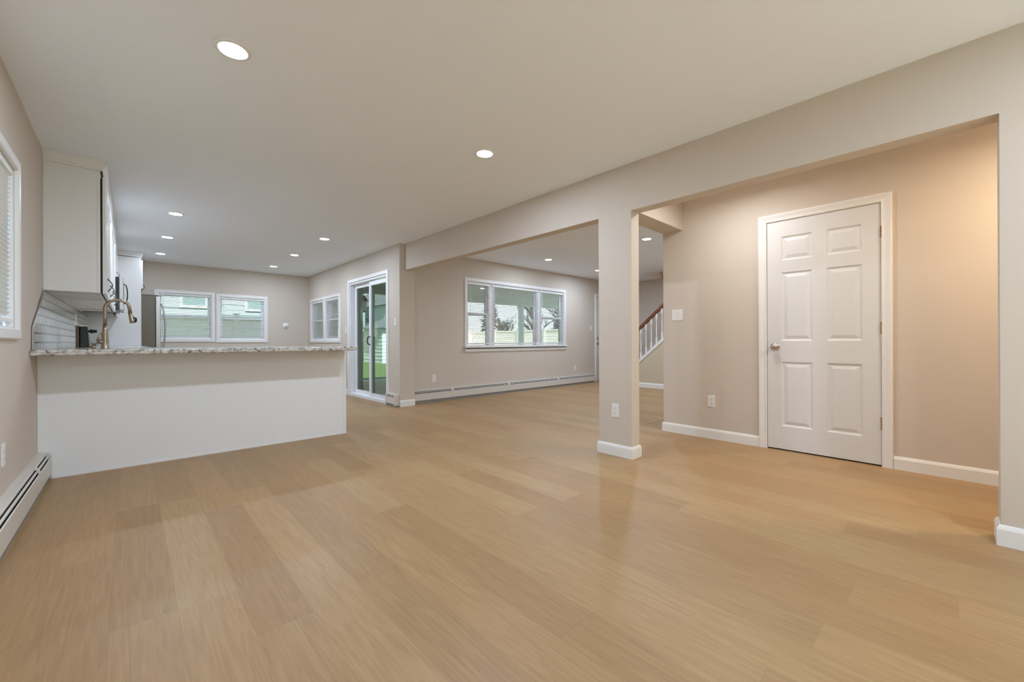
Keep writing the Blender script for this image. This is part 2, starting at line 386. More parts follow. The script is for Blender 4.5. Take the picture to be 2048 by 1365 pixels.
# slab with six moulded panels
sl = MB(); ya, yb, za, zb = .354, 1.124, .012, 2.042; d0 = -.036; df = -.001
def slab_panels(mb, M, ya, yb, za, zb, d0, df, cols, rows):
    xs = sorted({ya, yb, *[c for p in cols for c in p]}); zs = sorted({za, zb, *[c for p in rows for c in p]})
    for i in range(len(xs)-1):
        for j in range(len(zs)-1):
            inp = any(abs(xs[i]-c[0]) < 1e-9 for c in cols) and any(abs(zs[j]-r[0]) < 1e-9 for r in rows)
            a0, a1, z0, z1 = xs[i], xs[i+1], zs[j], zs[j+1]
            if not inp: mb.add([M(a0, z0, df), M(a1, z0, df), M(a1, z1, df), M(a0, z1, df)], [(0, 1, 2, 3)])
            else:
                loops = [(0, df), (.006, df-.003), (.012, df-.008), (.020, df-.009), (.044, df-.0025), (.048, df-.002)]
                for k in range(len(loops)-1):
                    (o, d), (o2, e) = loops[k], loops[k+1]
                    v = [M(a0+o, z0+o, d), M(a1-o, z0+o, d), M(a1-o, z1-o, d), M(a0+o, z1-o, d), M(a0+o2, z0+o2, e), M(a1-o2, z0+o2, e), M(a1-o2, z1-o2, e), M(a0+o2, z1-o2, e)]
                    mb.add(v, [(0, 1, 5, 4), (1, 2, 6, 5), (2, 3, 7, 6), (3, 0, 4, 7)])
                o, d = loops[-1]; mb.add([M(a0+o, z0+o, d), M(a1-o, z0+o, d), M(a1-o, z1-o, d), M(a0+o, z1-o, d)], [(0, 1, 2, 3)])
    c = [(ya, za), (yb, za), (yb, zb), (ya, zb)]
    for k in range(4):
        p, q = c[k], c[(k+1) % 4]; mb.add([M(*p, df), M(*q, df), M(*q, d0), M(*p, d0)], [(0, 1, 2, 3)])
    mb.add([M(*p, d0) for p in c], [(0, 1, 2, 3)])
slab_panels(sl, Md, ya, yb, za, zb, d0, df, [(.462, .692), (.786, 1.016)], [(.215, .79), (.975, 1.585), (1.69, 1.905)])
slab = part(sl, 'door_slab', M_door, d1)
md = slab.modifiers.new('weld', 'WELD'); md.merge_threshold = .0002
knob_at(Md, 1.061, .925, d1)
part(MB().mbox(Md, 1.124, 1.131, .87, .98, -.01, .0035), 'strike_plate', M_brass, d1)
for z in (1.82, 1.075, .336):
    hb = MB(); 
    for k in range(5): hb.tube([Md(.350, z-.045+k*.018, .006), Md(.350, z-.045+k*.018+.0165, .006)], .0065, 10)
    hb.mbox(Md, .344, .358, z-.045, z+.045, -.004, .002)
    part(hb, 'hinge', M_brass, d1)
part(MB().mbox(Md, .351, 1.127, 0, .01, -.1, -.02), 'threshold_gap_shade', M_dark, d1)  # dark bar painted as the shade under the door

# ------------------------------------------------------------------ windows
WCAS = [(0, 0), (0, .014), (.006, .018), (.052, .018), (.060, .012), (.062, 0)]
def sash(M, a0, a1, z0, z1, d, w_=.035, th=.03):
    return MB().sweep(M, a0+w_, a1-w_, z0+w_, z1-w_, [(0, d), (0, d+th), (w_, d+th), (w_, d)])
def dh_window(n, M, a0, a1, z0, z1, cw=.062, casing=True, dd=.0):
    # a0..z1 is the opening; upper and lower sash
    root = thing('window_%d' % n, None, None, M((a0+a1)/2, z0, 0), kind='structure')
    if casing:
        pr = [(o*cw/.062, d) for o, d in WCAS]
        part(MB().sweep(M, a0, a1, z0, z1, pr), 'casing', M_trim, root)
    part(MB().sweep(M, a0+.012, a1-.012, z0+.012, z1-.012, [(0, -.13), (0, -.004), (.012, -.004), (.012, -.13)]), 'jamb', M_vinyl, root)
    zm = (z0+z1)/2
    b0, b1 = a0+.014, a1-.014
    u = part(sash(M, b0, b1, zm-.02, z1-.014, -.115), 'upper_sash', M_vinyl, root)
    part(MB().mbox(M, b0+.03, b1-.03, zm+.01, z1-.045, -.102, -.098), 'pane', M_glass, u)
    l = part(sash(M, b0, b1, z0+.014, zm+.02, -.08, .04), 'lower_sash', M_vinyl, root)
    part(MB().mbox(M, b0+.035, b1-.035, z0+.05, zm-.015, -.067, -.063), 'pane', M_glass, l)
    part(MB().mbox(M, (a0+a1)/2-.03, (a0+a1)/2+.03, zm+.012, zm+.026, -.07, -.045), 'sash_lock', M_vinyl, root)
    return root
def blind(M, a0, a1, z0, z1, label, group, d=-.022, tilt=0., pitch=.026, hw=.0135, wand_left=True):
    root = thing('venetian_blind', label, 'blind', M((a0+a1)/2, z0, d), group)
    part(MB().mbox(M, a0, a1, z1-.028, z1, d-.016, d+.016), 'headrail', M_slat, root)
    s = MB(); z = z1-.04
    while z > z0+.03:
        c, sn = math.cos(tilt)*hw, math.sin(tilt)*hw
        pts = [(-c, -sn), (0, .0016), (c, sn), (c, sn-.0007), (0, .0009), (-c, -sn-.0007)]
        s.prism(pts, lambda p, t, z=z: M(t, z+p[1], d+p[0]), a0+.003, a1-.003); z -= pitch
    part(s, 'slats', M_slat, root)
    part(MB().mbox(M, a0, a1, z0, z0+.016, d-.013, d+.013), 'bottom_rail', M_slat, root)
    n = 2 if a1-a0 < .9 else 4
    for k in range(n):
        a = a0+(a1-a0)*(.12+.76*k/(n-1))
        part(MB().mbox(M, a-.0007, a+.0007, z0+.01, z1-.02, d+.0125, d+.0135), 'ladder_cord', M_slat, root)
    aw = a0+.06 if wand_left else a1-.06
    part(MB().tube([M(aw, z1-.02, d+.02), M(aw, z1-.02-(z1-z0)*.55, d+.022)], .004, 6), 'wand', M_slat, root)
    return root
ML = PX(XL, 1); MF = PY(YF, -1); MS = PX(XS, -1); MV = PY(YL, -1)
dh_window(1, ML, *wl[0])
blind(ML, 2.945, 3.645, 1.10, 1.965, 'white venetian blind in the window on the left wall, nearest the camera', 'blinds', tilt=.95)
dh_window(2, MF, *fw[0]); dh_window(3, MF, *fw[1])
blind(MF, .385, 1.155, 1.055, 1.895, 'white venetian blind in the left far kitchen window, beside the refrigerator', 'blinds', tilt=.38, pitch=.03, hw=.015)
blind(MF, 1.31, 2.07, 1.04, 1.875, 'white venetian blind in the right far kitchen window', 'blinds', tilt=.38, pitch=.03, hw=.015)
dh_window(4, MS, *sw[0], cw=.06); dh_window(5, MS, *sw[1], cw=.06)
blind(MS, 8.88, 9.66, 1.03, 1.85, 'white venetian blind in the narrow-looking side window nearest the far corner', 'blinds', tilt=.45, pitch=.03, hw=.015)
blind(MS, 8.02, 8.75, 1.03, 1.85, 'white venetian blind in the side window nearest the sliding glass door', 'blinds', tilt=.45, pitch=.03, hw=.015)
# living room picture window: three lights in one casing, projecting stool
r6 = thing('window_6', None, None, (5.66, YL, .9), kind='structure')
part(MB().sweep(MV, 4.335, 6.985, .90, 2.05, WCAS), 'casing', M_trim, r6)
part(MB().sweep(MV, 4.347, 6.973, .912, 2.038, [(0, -.13), (0, -.004), (.012, -.004), (.012, -.13)]), 'jamb', M_vinyl, r6)
part(MB().mbox(MV, 4.85, 4.99, .912, 2.038, -.13, -.03).mbox(MV, 6.14, 6.28, .912, 2.038, -.13, -.03), 'mullion', M_vinyl, r6)
part(MB().mbox(MV, 4.26, 7.06, .865, .90, -.03, .045), 'stool', M_trim, r6, bevel=.004)
part(MB().mbox(MV, 4.29, 7.03, .80, .865, 0, .018), 'apron', M_trim, r6)
for a0, a1 in ((4.36, 4.85), (6.28, 6.96)):
    u = part(sash(MV, a0, a1, 1.455, 2.03, -.11), 'upper_sash', M_vinyl, r6); part(MB().mbox(MV, a0+.03, a1-.03, 1.485, 2.0, -.098, -.094), 'pane', M_glass, u)
    l = part(sash(MV, a0, a1, .92, 1.495, -.075), 'lower_sash', M_vinyl, r6); part(MB().mbox(MV, a0+.03, a1-.03, .95, 1.465, -.062, -.058), 'pane', M_glass, l)
p = part(sash(MV, 4.99, 6.14, .92, 2.03, -.10), 'fixed_sash', M_vinyl, r6); part(MB().mbox(MV, 5.02, 6.11, .95, 2.0, -.088, -.084), 'pane', M_glass, p)
blind(MV, 4.352, 4.90, .93, 2.03, 'white venetian blind in the left light of the living room picture window', 'blinds', tilt=.32)
blind(MV, 4.92, 6.20, .93, 2.03, 'wide white venetian blind in the middle of the living room picture window', 'blinds', tilt=.32)
blind(MV, 6.22, 6.968, .93, 2.03, 'white venetian blind in the right light of the living room picture window', 'blinds', tilt=.32)

# sliding patio door
d2 = thing('door_2', None, None, (XS, 6.77, 0), kind='structure')
part(MB().sweep(MS, 6.02, 7.52, 0, 2.05, [(o*1.02, d) for o, d in WCAS], closed=False), 'casing', M_trim, d2)
part(MB().sweep(MS, 6.05, 7.49, 0, 2.02, [(0, -.14), (0, -.003), (.03, -.003), (.03, -.14)], closed=False).mbox(MS, 6.02, 7.52, 0, .045, -.14, .0), 'frame', M_vinyl, d2)
pl = part(MB().sweep(MS, 6.79, 7.40, .11, 1.95, [(0, -.12), (0, -.08), (.07, -.08), (.07, -.12)]), 'fixed_panel', M_vinyl, d2)
part(MB().mbox(MS, 6.785, 7.41, .105, 1.955, -.103, -.097), 'pane', M_gdoor, pl)
pr_ = part(MB().sweep(MS, 6.10, 6.66, .11, 1.93, [(0, -.065), (0, -.02), (.065, -.02), (.065, -.065)]), 'sliding_panel', M_vinyl, d2)
part(MB().mbox(MS, 6.095, 6.665, .105, 1.935, -.045, -.039), 'pane', M_gdoor, pr_)
part(MB().tube([MS(6.69, .93, -.02), MS(6.69, .945, .02), MS(6.69, 1.0, .032), MS(6.69, 1.055, .02), MS(6.69, 1.07, -.02)], .011, 8), 'pull_handle', M_black, pr_)

# front door (seen as a sliver beside the column)
d3 = thing('door_3', None, None, (8.66, YL, 0), kind='structure')
part(MB().sweep(MV, 8.20, 9.115, 0, 2.05, [(o*1.0, d) for o, d in WCAS], closed=False), 'casing', M_trim, d3)
fs = MB().mbox(MV, 8.215, 9.10, .015, .95, -.06, -.02).mbox(MV, 8.215, 8.35, .95, 1.9, -.06, -.02).mbox(MV, 8.96, 9.10, .95, 1.9, -.06, -.02).mbox(MV, 8.215, 9.10, 1.9, 2.04, -.06, -.02)
part(fs, 'door_slab', M_door, d3)
part(MB().mbox(MV, 8.35, 8.96, .95, 1.9, -.045, -.035), 'pane', M_glass, d3)
part(MB().mbox(MV, 8.65, 8.66, .95, 1.9, -.034, -.024).mbox(MV, 8.35, 8.96, 1.25, 1.26, -.034, -.024).mbox(MV, 8.35, 8.96, 1.57, 1.58, -.034, -.024), 'glazing_bars', M_door, d3)
knob_at(MV, 8.275, .93, d3, d0=-.02); knob_at(MV, 8.275, 1.06, d3, d0=-.02, deadbolt=True)
part(MB().mbox(MV, 8.2, 9.115, 0, .015, -.1, 0), 'sill', M_kick, d3)

# ------------------------------------------------------------------ electrical plates
def outlet(M, a, z, label, w_=.072, h_=.117, horiz=False):
    root = thing('wall_outlet', label, 'outlet', M(a, z, 0))
    if horiz: w_, h_ = h_, w_
    part(MB().mbox(M, a-w_/2, a+w_/2, z-h_/2, z+h_/2, 0, .005), 'cover_plate', M_plate, root, bevel=.002)
    part(MB().mbox(M, a-(.034 if horiz else .0165), a+(.034 if horiz else .0165), z-(.0165 if horiz else .034), z+(.0165 if horiz else .034), .005, .0075), 'receptacle', M_plate, root, bevel=.001)
    for s in (-1, 1):
        sl = MB()
        for e in (-.0065, .0065):
            if horiz: sl.mbox(M, a+s*.019-.004, a+s*.019+.004, z+e-.0012, z+e+.0012, .0074, .0078)
            else: sl.mbox(M, a+e-.0012, a+e+.0012, z+s*.019-.004, z+s*.019+.004, .0074, .0078)
        if horiz: sl.mbox(M, a+s*.019+.0075, a+s*.019+.0115, z-.002, z+.002, .0074, .0078)
        else: sl.mbox(M, a-.002, a+.002, z+s*.019-.0115, z+s*.019-.0075, .0074, .0078)
        part(sl, 'slots', M_slot, root)
    return root
def switch(M, a, z, label, n=1):
    w_ = .072+.046*(n-1); root = thing('light_switch', label, 'switch', M(a, z, 0))
    part(MB().mbox(M, a-w_/2, a+w_/2, z-.058, z+.058, 0, .005), 'cover_plate', M_plate, root, bevel=.002)
    for k in range(n):
        c = a+(k-(n-1)/2)*.046
        part(MB().add([M(c-.016, z-.033, .005), M(c+.016, z-.033, .005), M(c+.016, z+.033, .005), M(c-.016, z+.033, .005), M(c-.016, z-.033, .0065), M(c+.016, z-.033, .0065), M(c+.016, z+.033, .010), M(c-.016, z+.033, .010)], [(0, 1, 2, 3), (4, 5, 6, 7), (0, 1, 5, 4), (1, 2, 6, 5), (2, 3, 7, 6), (3, 0, 4, 7)]), 'rocker', M_plate, root)
    return root
MC = PX(XB, -1)
outlet(MC, 1.945, .385, 'white electrical outlet low on the front of the square column')
outlet(Md, 1.616, .375, 'white electrical outlet low on the wall left of the six-panel door')
switch(Md, 1.963, 1.252, 'double white rocker switch plate on the wall left of the six-panel door', 2)
outlet(MV, 3.654, .375, 'white outlet on the living room wall, below left of the picture window')
outlet(MV, 7.375, .373, 'white outlet on the living room wall, below right of the picture window')
switch(MV, 7.99, 1.283, 'white light switch on the living room wall beside the front door')
switch(MS, 5.735, 1.275, 'white light switch on the wall right of the sliding glass door')
switch(MS, 7.68, 1.20, 'small white switch on the wall between side windows and sliding door')
outlet(ML, 3.34, .40, 'white outlet on the left wall above the baseboard heater')
MP = PY(4.42, -1)
outlet(MP, 1.58, .842, 'white horizontal outlet under the counter at the right end of the peninsula', horiz=True)
outlet(PX(XL+.009, 1), 7.1, 1.26, 'white outlet in the tiled backsplash behind the faucet', w_=.12)
th = thing('wall_thermostat', 'round white thermostat on the far kitchen wall right of the windows', 'thermostat', (2.48, YF, 1.336))
part(MB().lathe([(.001, 0), (.062, 0), (.062, .012), (.055, .02), (.001, .02)], lambda x, y, h: MF(2.48+x, 1.336+y, h)), 'base', M_plate, th)
part(MB().lathe([(.001, .02), (.035, .02), (.033, .034), (.001, .036)], lambda x, y, h: MF(2.48+x, 1.336+y, h)), 'dial', M_plate, th)

# ------------------------------------------------------------------ recessed lights
def can(x, y, label, warm=(.69, .815, 1), wtt=1.0, z=H):
    root = thing('recessed_light', label, 'ceiling light', (x, y, z), 'recessed ceiling lights')
    part(MB().lathe([(.060, -.001), (.080, 0), (.080, -.003), (.076, -.006), (.062, -.008), (.060, -.006)], lambda a, b, h: (x+a, y+b, z+h), 40, ring=True), 'trim_ring', M_trim, root)
    part(MB().lathe([(.001, -.002), (.0605, -.002), (.0605, -.005), (.001, -.006)], lambda a, b, h: (x+a, y+b, z+h), 40), 'lens', M_lens, root)
    l = D.lights.new('lamp', 'AREA'); l.shape = 'DISK'; l.size = .115; l.energy = LAMP_W*wtt; l.color = warm
    lo = D.objects.new('lamp', l); lo.location = (0, 0, -.0075); lo.parent = root; C.objects.link(lo)
can(.38, 2.455, 'large round recessed light at top left, nearest the camera')
can(2.03, 2.475, 'recessed ceiling light in the middle of the main ceiling, alone')
can(.382, 6.03, 'left recessed kitchen light nearest the upper cabinets, first of the left row', wtt=.7)
can(.38, 7.45, 'middle recessed light of the left kitchen row', wtt=.6)
can(.37, 8.90, 'farthest recessed light of the left kitchen row, by the refrigerator', wtt=.22)
can(2.03, 6.08, 'right kitchen recessed light, first of the row towards the sliding door', wtt=.75)
can(2.03, 7.54, 'middle recessed light of the right kitchen row', wtt=.75)
can(2.035, 8.95, 'farthest recessed light of the right kitchen row, near the far corner', wtt=.65)
can(5.51, 4.92, 'recessed ceiling light in front of the living room picture window', wtt=.9)
can(5.45, 2.97, 'recessed living room light seen right of the square column', wtt=.9)
can(7.13, 4.98, 'recessed living room light half hidden behind the column edge, near the front door', wtt=.9)
can(7.13, 2.97, 'recessed living room light hidden behind the right wall', wtt=.9)
can(.38, -.9, 'recessed ceiling light behind the camera on the left')
can(2.03, -.9, 'recessed ceiling light behind the camera on the right', wtt=1.2)
# warm flush lamp in the corridor behind the beam, plus an added neutral one
M_shade = mat('warm_shade', (1, .9, .75), .4, emit=((1, .72, .42), 3))
def flush_lamp(x, y, label, watt, col):
    hl = thing('flush_ceiling_lamp', label, 'ceiling light', (x, y, H))
    part(MB().lathe([(.001, 0), (.14, 0), (.14, -.02), (.13, -.025), (.001, -.025)], lambda a, b, h: (x+a, y+b, H+h)), 'base', M_nick, hl)
    part(MB().lathe([(.125, -.024), (.12, -.05), (.085, -.078), (.04, -.09), (.001, -.092)], lambda a, b, h: (x+a, y+b, H+h)), 'shade', M_shade, hl)
    l = D.lights.new('lamp', 'AREA'); l.shape = 'DISK'; l.size = .2; l.energy = watt; l.color = col
    lo = D.objects.new('lamp', l); lo.location = (0, 0, -.1); lo.parent = hl; C.objects.link(lo)
flush_lamp(3.62, 1.25, 'unseen round flush lamp added as corridor fill before the six-panel door, behind the beam', 9, (.88, .90, .95))  # unseen neutral lamp added to brighten the door wall
flush_lamp(3.55, -.7, 'warm flush ceiling lamp at the rear end of the corridor, behind the stub wall', 19, (1, .82, .60))
ul = thing('stairwell_lamp', 'warm ceiling lamp at the top of the stairwell', 'ceiling light', (8.75, 3.3, 5.0))
part(MB().lathe([(.001, 0), (.13, 0), (.12, -.06), (.06, -.09), (.001, -.095)], lambda a, b, h: (8.75+a, 3.3+b, 5+h)), 'shade', MATS['warm_shade'], ul)
l = D.lights.new('lamp', 'AREA'); l.shape = 'DISK'; l.size = .2; l.energy = 5; l.color = (1, .72, .42)
lo = D.objects.new('lamp', l); lo.location = (0, 0, -.11); lo.parent = ul; C.objects.link(lo)

# ------------------------------------------------------------------ baseboard heaters
def heater(M, a0, a1, joints, label, end_caps=(True, True), hh=.195, loc=None):
    root = thing('baseboard_heater', label, 'heater', M((a0+a1)/2, 0, 0))
    def pz(mb, pts, a, b): return mb.prism(pts, lambda p, t: M(t, p[1], p[0]), a, b)
    part(pz(MB(), [(0, .02), (.006, .02), (.006, hh), (0, hh)], a0, a1), 'back_plate', M_heat, root)
    part(pz(MB(), [(.004, hh), (.042, hh-.002), (.046, hh-.005), (.047, hh-.012), (.044, hh-.012), (.042, hh-.006), (.004, hh-.004)], a0, a1), 'hood', M_heat, root)
    part(pz(MB(), [(.008, .05), (.052, .05), (.052, hh-.05), (.040, hh-.014), (.008, hh-.014)], a0+.03, a1-.03), 'slot_shade_backing', M_dark, root)  # solid dark backing; slot shade put into its colour
    part(pz(MB(), [(.050, hh-.022), (.058, hh-.027), (.0585, hh-.031), (.050, hh-.026)], a0, a1), 'damper', M_fin if False else M_heat, root)
    part(pz(MB(), [(.008, 0), (.058, 0), (.058, .034), (.008, .034)], a0+.01, a1-.01), 'base_channel', M_kick, root)
    js = [a0]+joints+[a1]
    for i in range(len(js)-1):
        part(pz(MB(), [(.061, hh-.043), (.066, hh-.047), (.068, .042), (.060, .036), (.058, .038), (.065, .044), (.063, hh-.047)], js[i]+.001, js[i+1]-.001), 'front_cover', M_heat, root)
    def cap(c, wd):
        pts = [(0, .02), (0, hh+.002)]+[(.034+.036*math.sin(t*math.pi/10), hh+.002-.03*(1-math.cos(t*math.pi/10))) for t in range(0, 6)]+[(.0705, .02)]
        return pz(MB(), pts, c-wd, c+wd)
    for j in joints:
        pts = [(0.0, hh+.001), (.044, hh+.0005), (.058, hh-.010), (.0695, hh-.040), (.0695, hh-.052), (.066, hh-.046), (.054, hh-.018), (.042, hh-.006), (0, hh-.004)]
        part(pz(MB(), pts, j-.022, j+.022), 'splice_cap', M_heat, root)
    if end_caps[0]: part(cap(a0+.012, .014), 'end_cap', M_heat, root)
    if end_caps[1]: part(cap(a1-.012, .014), 'end_cap', M_heat, root)
    return root
heater(ML, -2.0, 4.415, [1.0, 2.4, 3.92], 'cream baseboard heater along the left wall up to the peninsula')
heater(MV, XJ+.02, 8.06, [3.98, 5.28, 6.72], 'long low cream baseboard heater under the living room picture window')
heater(MS, 5.635, 5.945, [], 'short white baseboard heater end at the right side of the sliding door', hh=.185)

# ------------------------------------------------------------------ kitchen
YP = 4.42
pn = thing('kitchen_peninsula', 'white panelled kitchen peninsula base under the granite counter', 'kitchen peninsula', (.6, YP, 0))
part(MB().box(XL+.001, 1.665, YP, YP+.02, 0, .893), 'front_panel', M_pen, pn)
part(MB().box(1.665, 1.69, YP-.004, YP+.63, 0, .893), 'end_panel', M_pen, pn)
part(MB().box(XL+.07, 1.665, YP-.006, YP, 0, .012), 'shoe_strip', M_trim, pn)
part(MB().box(XL+.001, 1.665, YP+.02, YP+.6, .1, .893).box(XL+.001, 1.665, YP+.02, YP+.54, 0, .1), 'cabinet_box', M_cab, pn)
for a in (.15, .6, 1.05, 1.5):
    dr = part(MB().box(a-.215, a+.215 if a < 1.4 else a+.16, YP+.6, YP+.62, .12, .87), 'door', M_cab, pn)
    part(MB().tube([(a+.15 if a < 1.4 else a-.15, YP+.62, .72), (a+.15 if a < 1.4 else a-.15, YP+.65, .74), (a+.15 if a < 1.4 else a-.15, YP+.65, .80), (a+.15 if a < 1.4 else a-.15, YP+.62, .82)], .005, 8), 'handle', M_hand, dr)
def slabtop(x0, x1, y0, y1, z0=.893, z1=.932, r=.012):
    mb = MB(); k = [(0, 0), (.0, .010), (.004, .016), (.0, .022), (0, z1-z0-.008), (.006, z1-z0)]
    prev = None
    for i, (o, h) in enumerate([(.012, 0), (.002, .006), (0, .014), (.004, .02), (.0, .026), (.006, z1-z0)]):
        ring = [(x0+o, y0+o, z0+h), (x1-o, y0+o, z0+h), (x1-o, y1-o, z0+h), (x0+o, y1-o, z0+h)]
        if prev: mb.add(prev+ring, [(a, (a+1) % 4, 4+(a+1) % 4, 4+a) for a in range(4)])
        else: mb.add(ring, [(3, 2, 1, 0)])
        prev = ring
    mb.add(prev, [(0, 1, 2, 3)]); return mb
tag(slabtop(XL+.002, 1.685, 4.11, 5.06).build('granite_countertop', M_gran), 'grey speckled granite countertop over the white peninsula', 'countertop')
tag(slabtop(XL+.002, .155, 5.062, 7.52).build('granite_countertop', M_gran), 'grey speckled granite countertop running along the left wall under the cabinets', 'countertop')
tag(slabtop(XL+.002, .145, 8.31, 8.995).build('granite_countertop', M_gran), 'short granite countertop between the range and the refrigerator panel', 'countertop')
# base cabinets on the left wall
def base_unit(y0, y1, label):
    r = thing('base_cabinet', label, 'cabinet', ((XL+.1)/2, (y0+y1)/2, 0), 'base cabinets along the left wall')
    part(MB().box(XL+.002, .10, y0+.001, y1-.001, .1, .892).box(XL+.002, .04, y0+.001, y1-.001, 0, .1), 'cabinet_box', M_cab, r)
    part(MB().box(.10, .12, y0+.004, y1-.004, .12, .70), 'door', M_cab, r)
    part(MB().box(.10, .12, y0+.004, y1-.004, .71, .88), 'drawer', M_cab, r)
for i, (a, b) in enumerate(((5.07, 5.64), (5.64, 6.25), (6.25, 6.9), (6.9, 7.52))):
    base_unit(a, b, 'white base cabinet under the left counter, %s from the peninsula' % ('first', 'second', 'third', 'fourth')[i])
base_unit(8.31, 8.99, 'white base cabinet between the range and the refrigerator panel')
# range
rg = thing('kitchen_range', 'stainless range standing under the microwave on the left wall', 'stove', (-.17, 7.915, 0))
part(MB().box(XL+.01, .13, 7.53, 8.30, .02, .915), 'body', M_steel, rg)
part(MB().box(.13, .15, 7.55, 8.28, .2, .74), 'oven_door', M_black, rg)
part(MB().box(XL+.01, .13, 7.53, 8.30, .915, .925), 'cooktop', M_black, rg)
# backsplash
bp_ = MB().prism([(4.184, .932), (7.53, .932), (7.53, 1.384), (4.703, 1.384), (4.184, 1.085)], lambda p, t: (t, p[0], p[1]), XL+.001, XL+.009)
bp_.box(XL+.001, XL+.009, 7.53, 8.99, .933, 1.38)
bs = tag(bp_.build('tiled_backsplash', M_tile), 'glossy white subway tile backsplash on the left wall above the counter', 'backsplash')
part(MB().tube([(XL+.0075, 4.182, .934), (XL+.0075, 4.182, 1.086), (XL+.0075, 4.69, 1.379)], .006, 6, smooth=False), 'edge_trim', M_steel, bs, label='shiny edge strip')
# upper cabinets
def shaker(M, a0, a1, z0, z1, d, th=.02, rail=.055):
    return MB().sweep(M, a0+rail, a1-rail, z0+rail, z1-rail, [(0, d+.004), (0, d+th-.004), (.006, d+th), (rail, d+th), (rail, d), (0, d)]).mbox(M, a0+rail-.001, a1-rail+.001, z0+rail-.001, z1-rail+.001, d, d+.009)
CZ = 1.385
def bow_handle(M, a, z0, z1, parent, d):
    n = 9; pts = [M(a, z0+(z1-z0)*i/(n-1), d+.030*math.sin(math.pi*i/(n-1))) for i in range(n)]
    part(MB().tube(pts, [.0065, .005, .0042, .0042, .005, .0042, .0042, .005, .0065], 8).lathe([(.001, 0), (.009, 0), (.007, .004), (.001, .005)], lambda x, y, h: M(a+x, z0+y, d+h), 10).lathe([(.001, 0), (.009, 0), (.007, .004), (.001, .005)], lambda x, y, h: M(a+x, z1+y, d+h), 10), 'handle', M_hand, parent)
def upper(y0, y1, z0, label, near=False, hz=None):
    r = thing('upper_cabinet', label, 'cabinet', ((XL-.176)/2, (y0+y1)/2, z0), 'upper cabinets along the left wall')
    xf = -.176; b = MB()
    b.box(XL+.001, xf, y0, y0+.018, z0, 2.4).box(XL+.001, xf, y1-.018, y1, z0, 2.4).box(XL+.001, XL+.01, y0+.018, y1-.018, z0, 2.4)
    b.box(XL+.01, xf, y0+.018, y1-.018, 2.35, 2.4)
    part(b, 'cabinet_box', M_cab, r)
    part(MB().box(XL+.01, xf-.02, y0+.018, y1-.018, z0+.014, z0+.03).box(xf-.02, xf, y0+.018, y1-.018, z0, z0+.035).box(XL+.01, XL+.03, y0+.018, y1-.018, z0, z0+.03), 'bottom_panel', M_cabin, r, label='beige cabinet underside')
    if near: part(MB().box(XL+.001, -.198, y0-.004, y0, z0, 2.29).box(-.192, -.176, y0-.004, y0, z0, 2.34), 'side_panel', M_cab, r)
    part(MB().box(xf+.0005, xf+.0125, y0+.006, y1-.004, z0+.003, 2.32), 'door_gap_shade', M_dark, r)  # black strip painted as the shade between box and door
    M = PX(xf+.013, 1)
    dr = part(shaker(M, y0+.003, y1-.003, z0-.004, 2.33, 0), 'door', M_cab, r)
    bow_handle(M, y1-.045, hz or (z0+.045), (hz or (z0+.045))+.105, dr, .02)
    for zz in (z0+.08, 2.25): part(MB().box(xf, xf+.004, y0+.02, y0+.05, zz-.02, zz+.02), 'hinge', M_nick, r)
    return r
ub = [4.703, 5.07, 5.64, 6.25, 6.9, 7.525]
for i in range(5):
    upper(ub[i], ub[i+1], CZ, ('white upper cabinet nearest the camera, with its flat side panel showing', 'second white upper cabinet along the left wall', 'third white upper cabinet along the left wall', 'fourth white upper cabinet along the left wall', 'white upper cabinet just before the microwave')[i], near=(i == 0))
upper(7.53, 8.295, 1.86, 'short white upper cabinet above the microwave')
upper(8.30, 8.995, CZ, 'white upper cabinet between the microwave and the refrigerator panel')
# tall panel, over-fridge cabinet
ofc = thing('upper_cabinet', 'tall white refrigerator surround, side panel and cabinet over the refrigerator', 'cabinet', (-.17, 9.46, 1.86), 'upper cabinets along the left wall')
part(MB().box(XL+.001, .128, 9.024, YF-.002, 1.86, 2.4), 'cabinet_box', M_cab, ofc)
part(MB().box(XL+.001, .132, 9.0, 9.022, 0, 2.36), 'side_panel', M_cab, ofc, label='tall white panel beside the refrigerator')
for a, b in ((9.03, 9.46), (9.465, 9.895)):
    dr = part(shaker(PX(.132, 1), a, b, 1.865, 2.33, 0), 'door', M_cab, ofc)
    bow_handle(PX(.132, 1), b-.04 if a < 9.1 else a+.04, 1.89, 1.98, dr, .02)
# crown moulding (one continuous run with the step out at the panel)
def crown(path, name, label):
    prof = [(0, 2.375), (.006, 2.375), (.007, 2.39), (.012, 2.395), (.017, 2.406), (.026, 2.424), (.031, 2.434), (.032, 2.443), (.036, 2.446), (.036, 2.4545), (0, 2.4545)]
    n = len(prof); mb = MB(); vs = []
    P = [Vector(p) for p in path]
    for i, p in enumerate(P):
        d1_ = (P[i]-P[i-1]).normalized() if i else (P[1]-P[0]).normalized(); d2_ = (P[i+1]-P[i]).normalized() if i < len(P)-1 else d1_
        n1 = Vector((d1_.y, -d1_.x)); n2 = Vector((d2_.y, -d2_.x)); m_ = (n1+n2); m_ = m_/max(m_.dot(n1), 1e-6)
        vs += [(p.x+m_.x*o, p.y+m_.y*o, h) for o, h in prof]
    fs = [(i*n+k, i*n+(k+1) % n, (i+1)*n+(k+1) % n, (i+1)*n+k) for i in range(len(P)-1) for k in range(n)]+[tuple(range(n))[::-1], tuple(range((len(P)-1)*n, len(P)*n))]
    mb.add(vs, fs); return tag(mb.build(name, M_cab), label, 'moulding')
crown([(XL+.001, 4.699), (-.166, 4.699), (-.166, 8.999), (.132, 8.999), (.132, YF-.002)], 'crown_moulding', 'white crown moulding running along the cabinet tops at the ceiling')
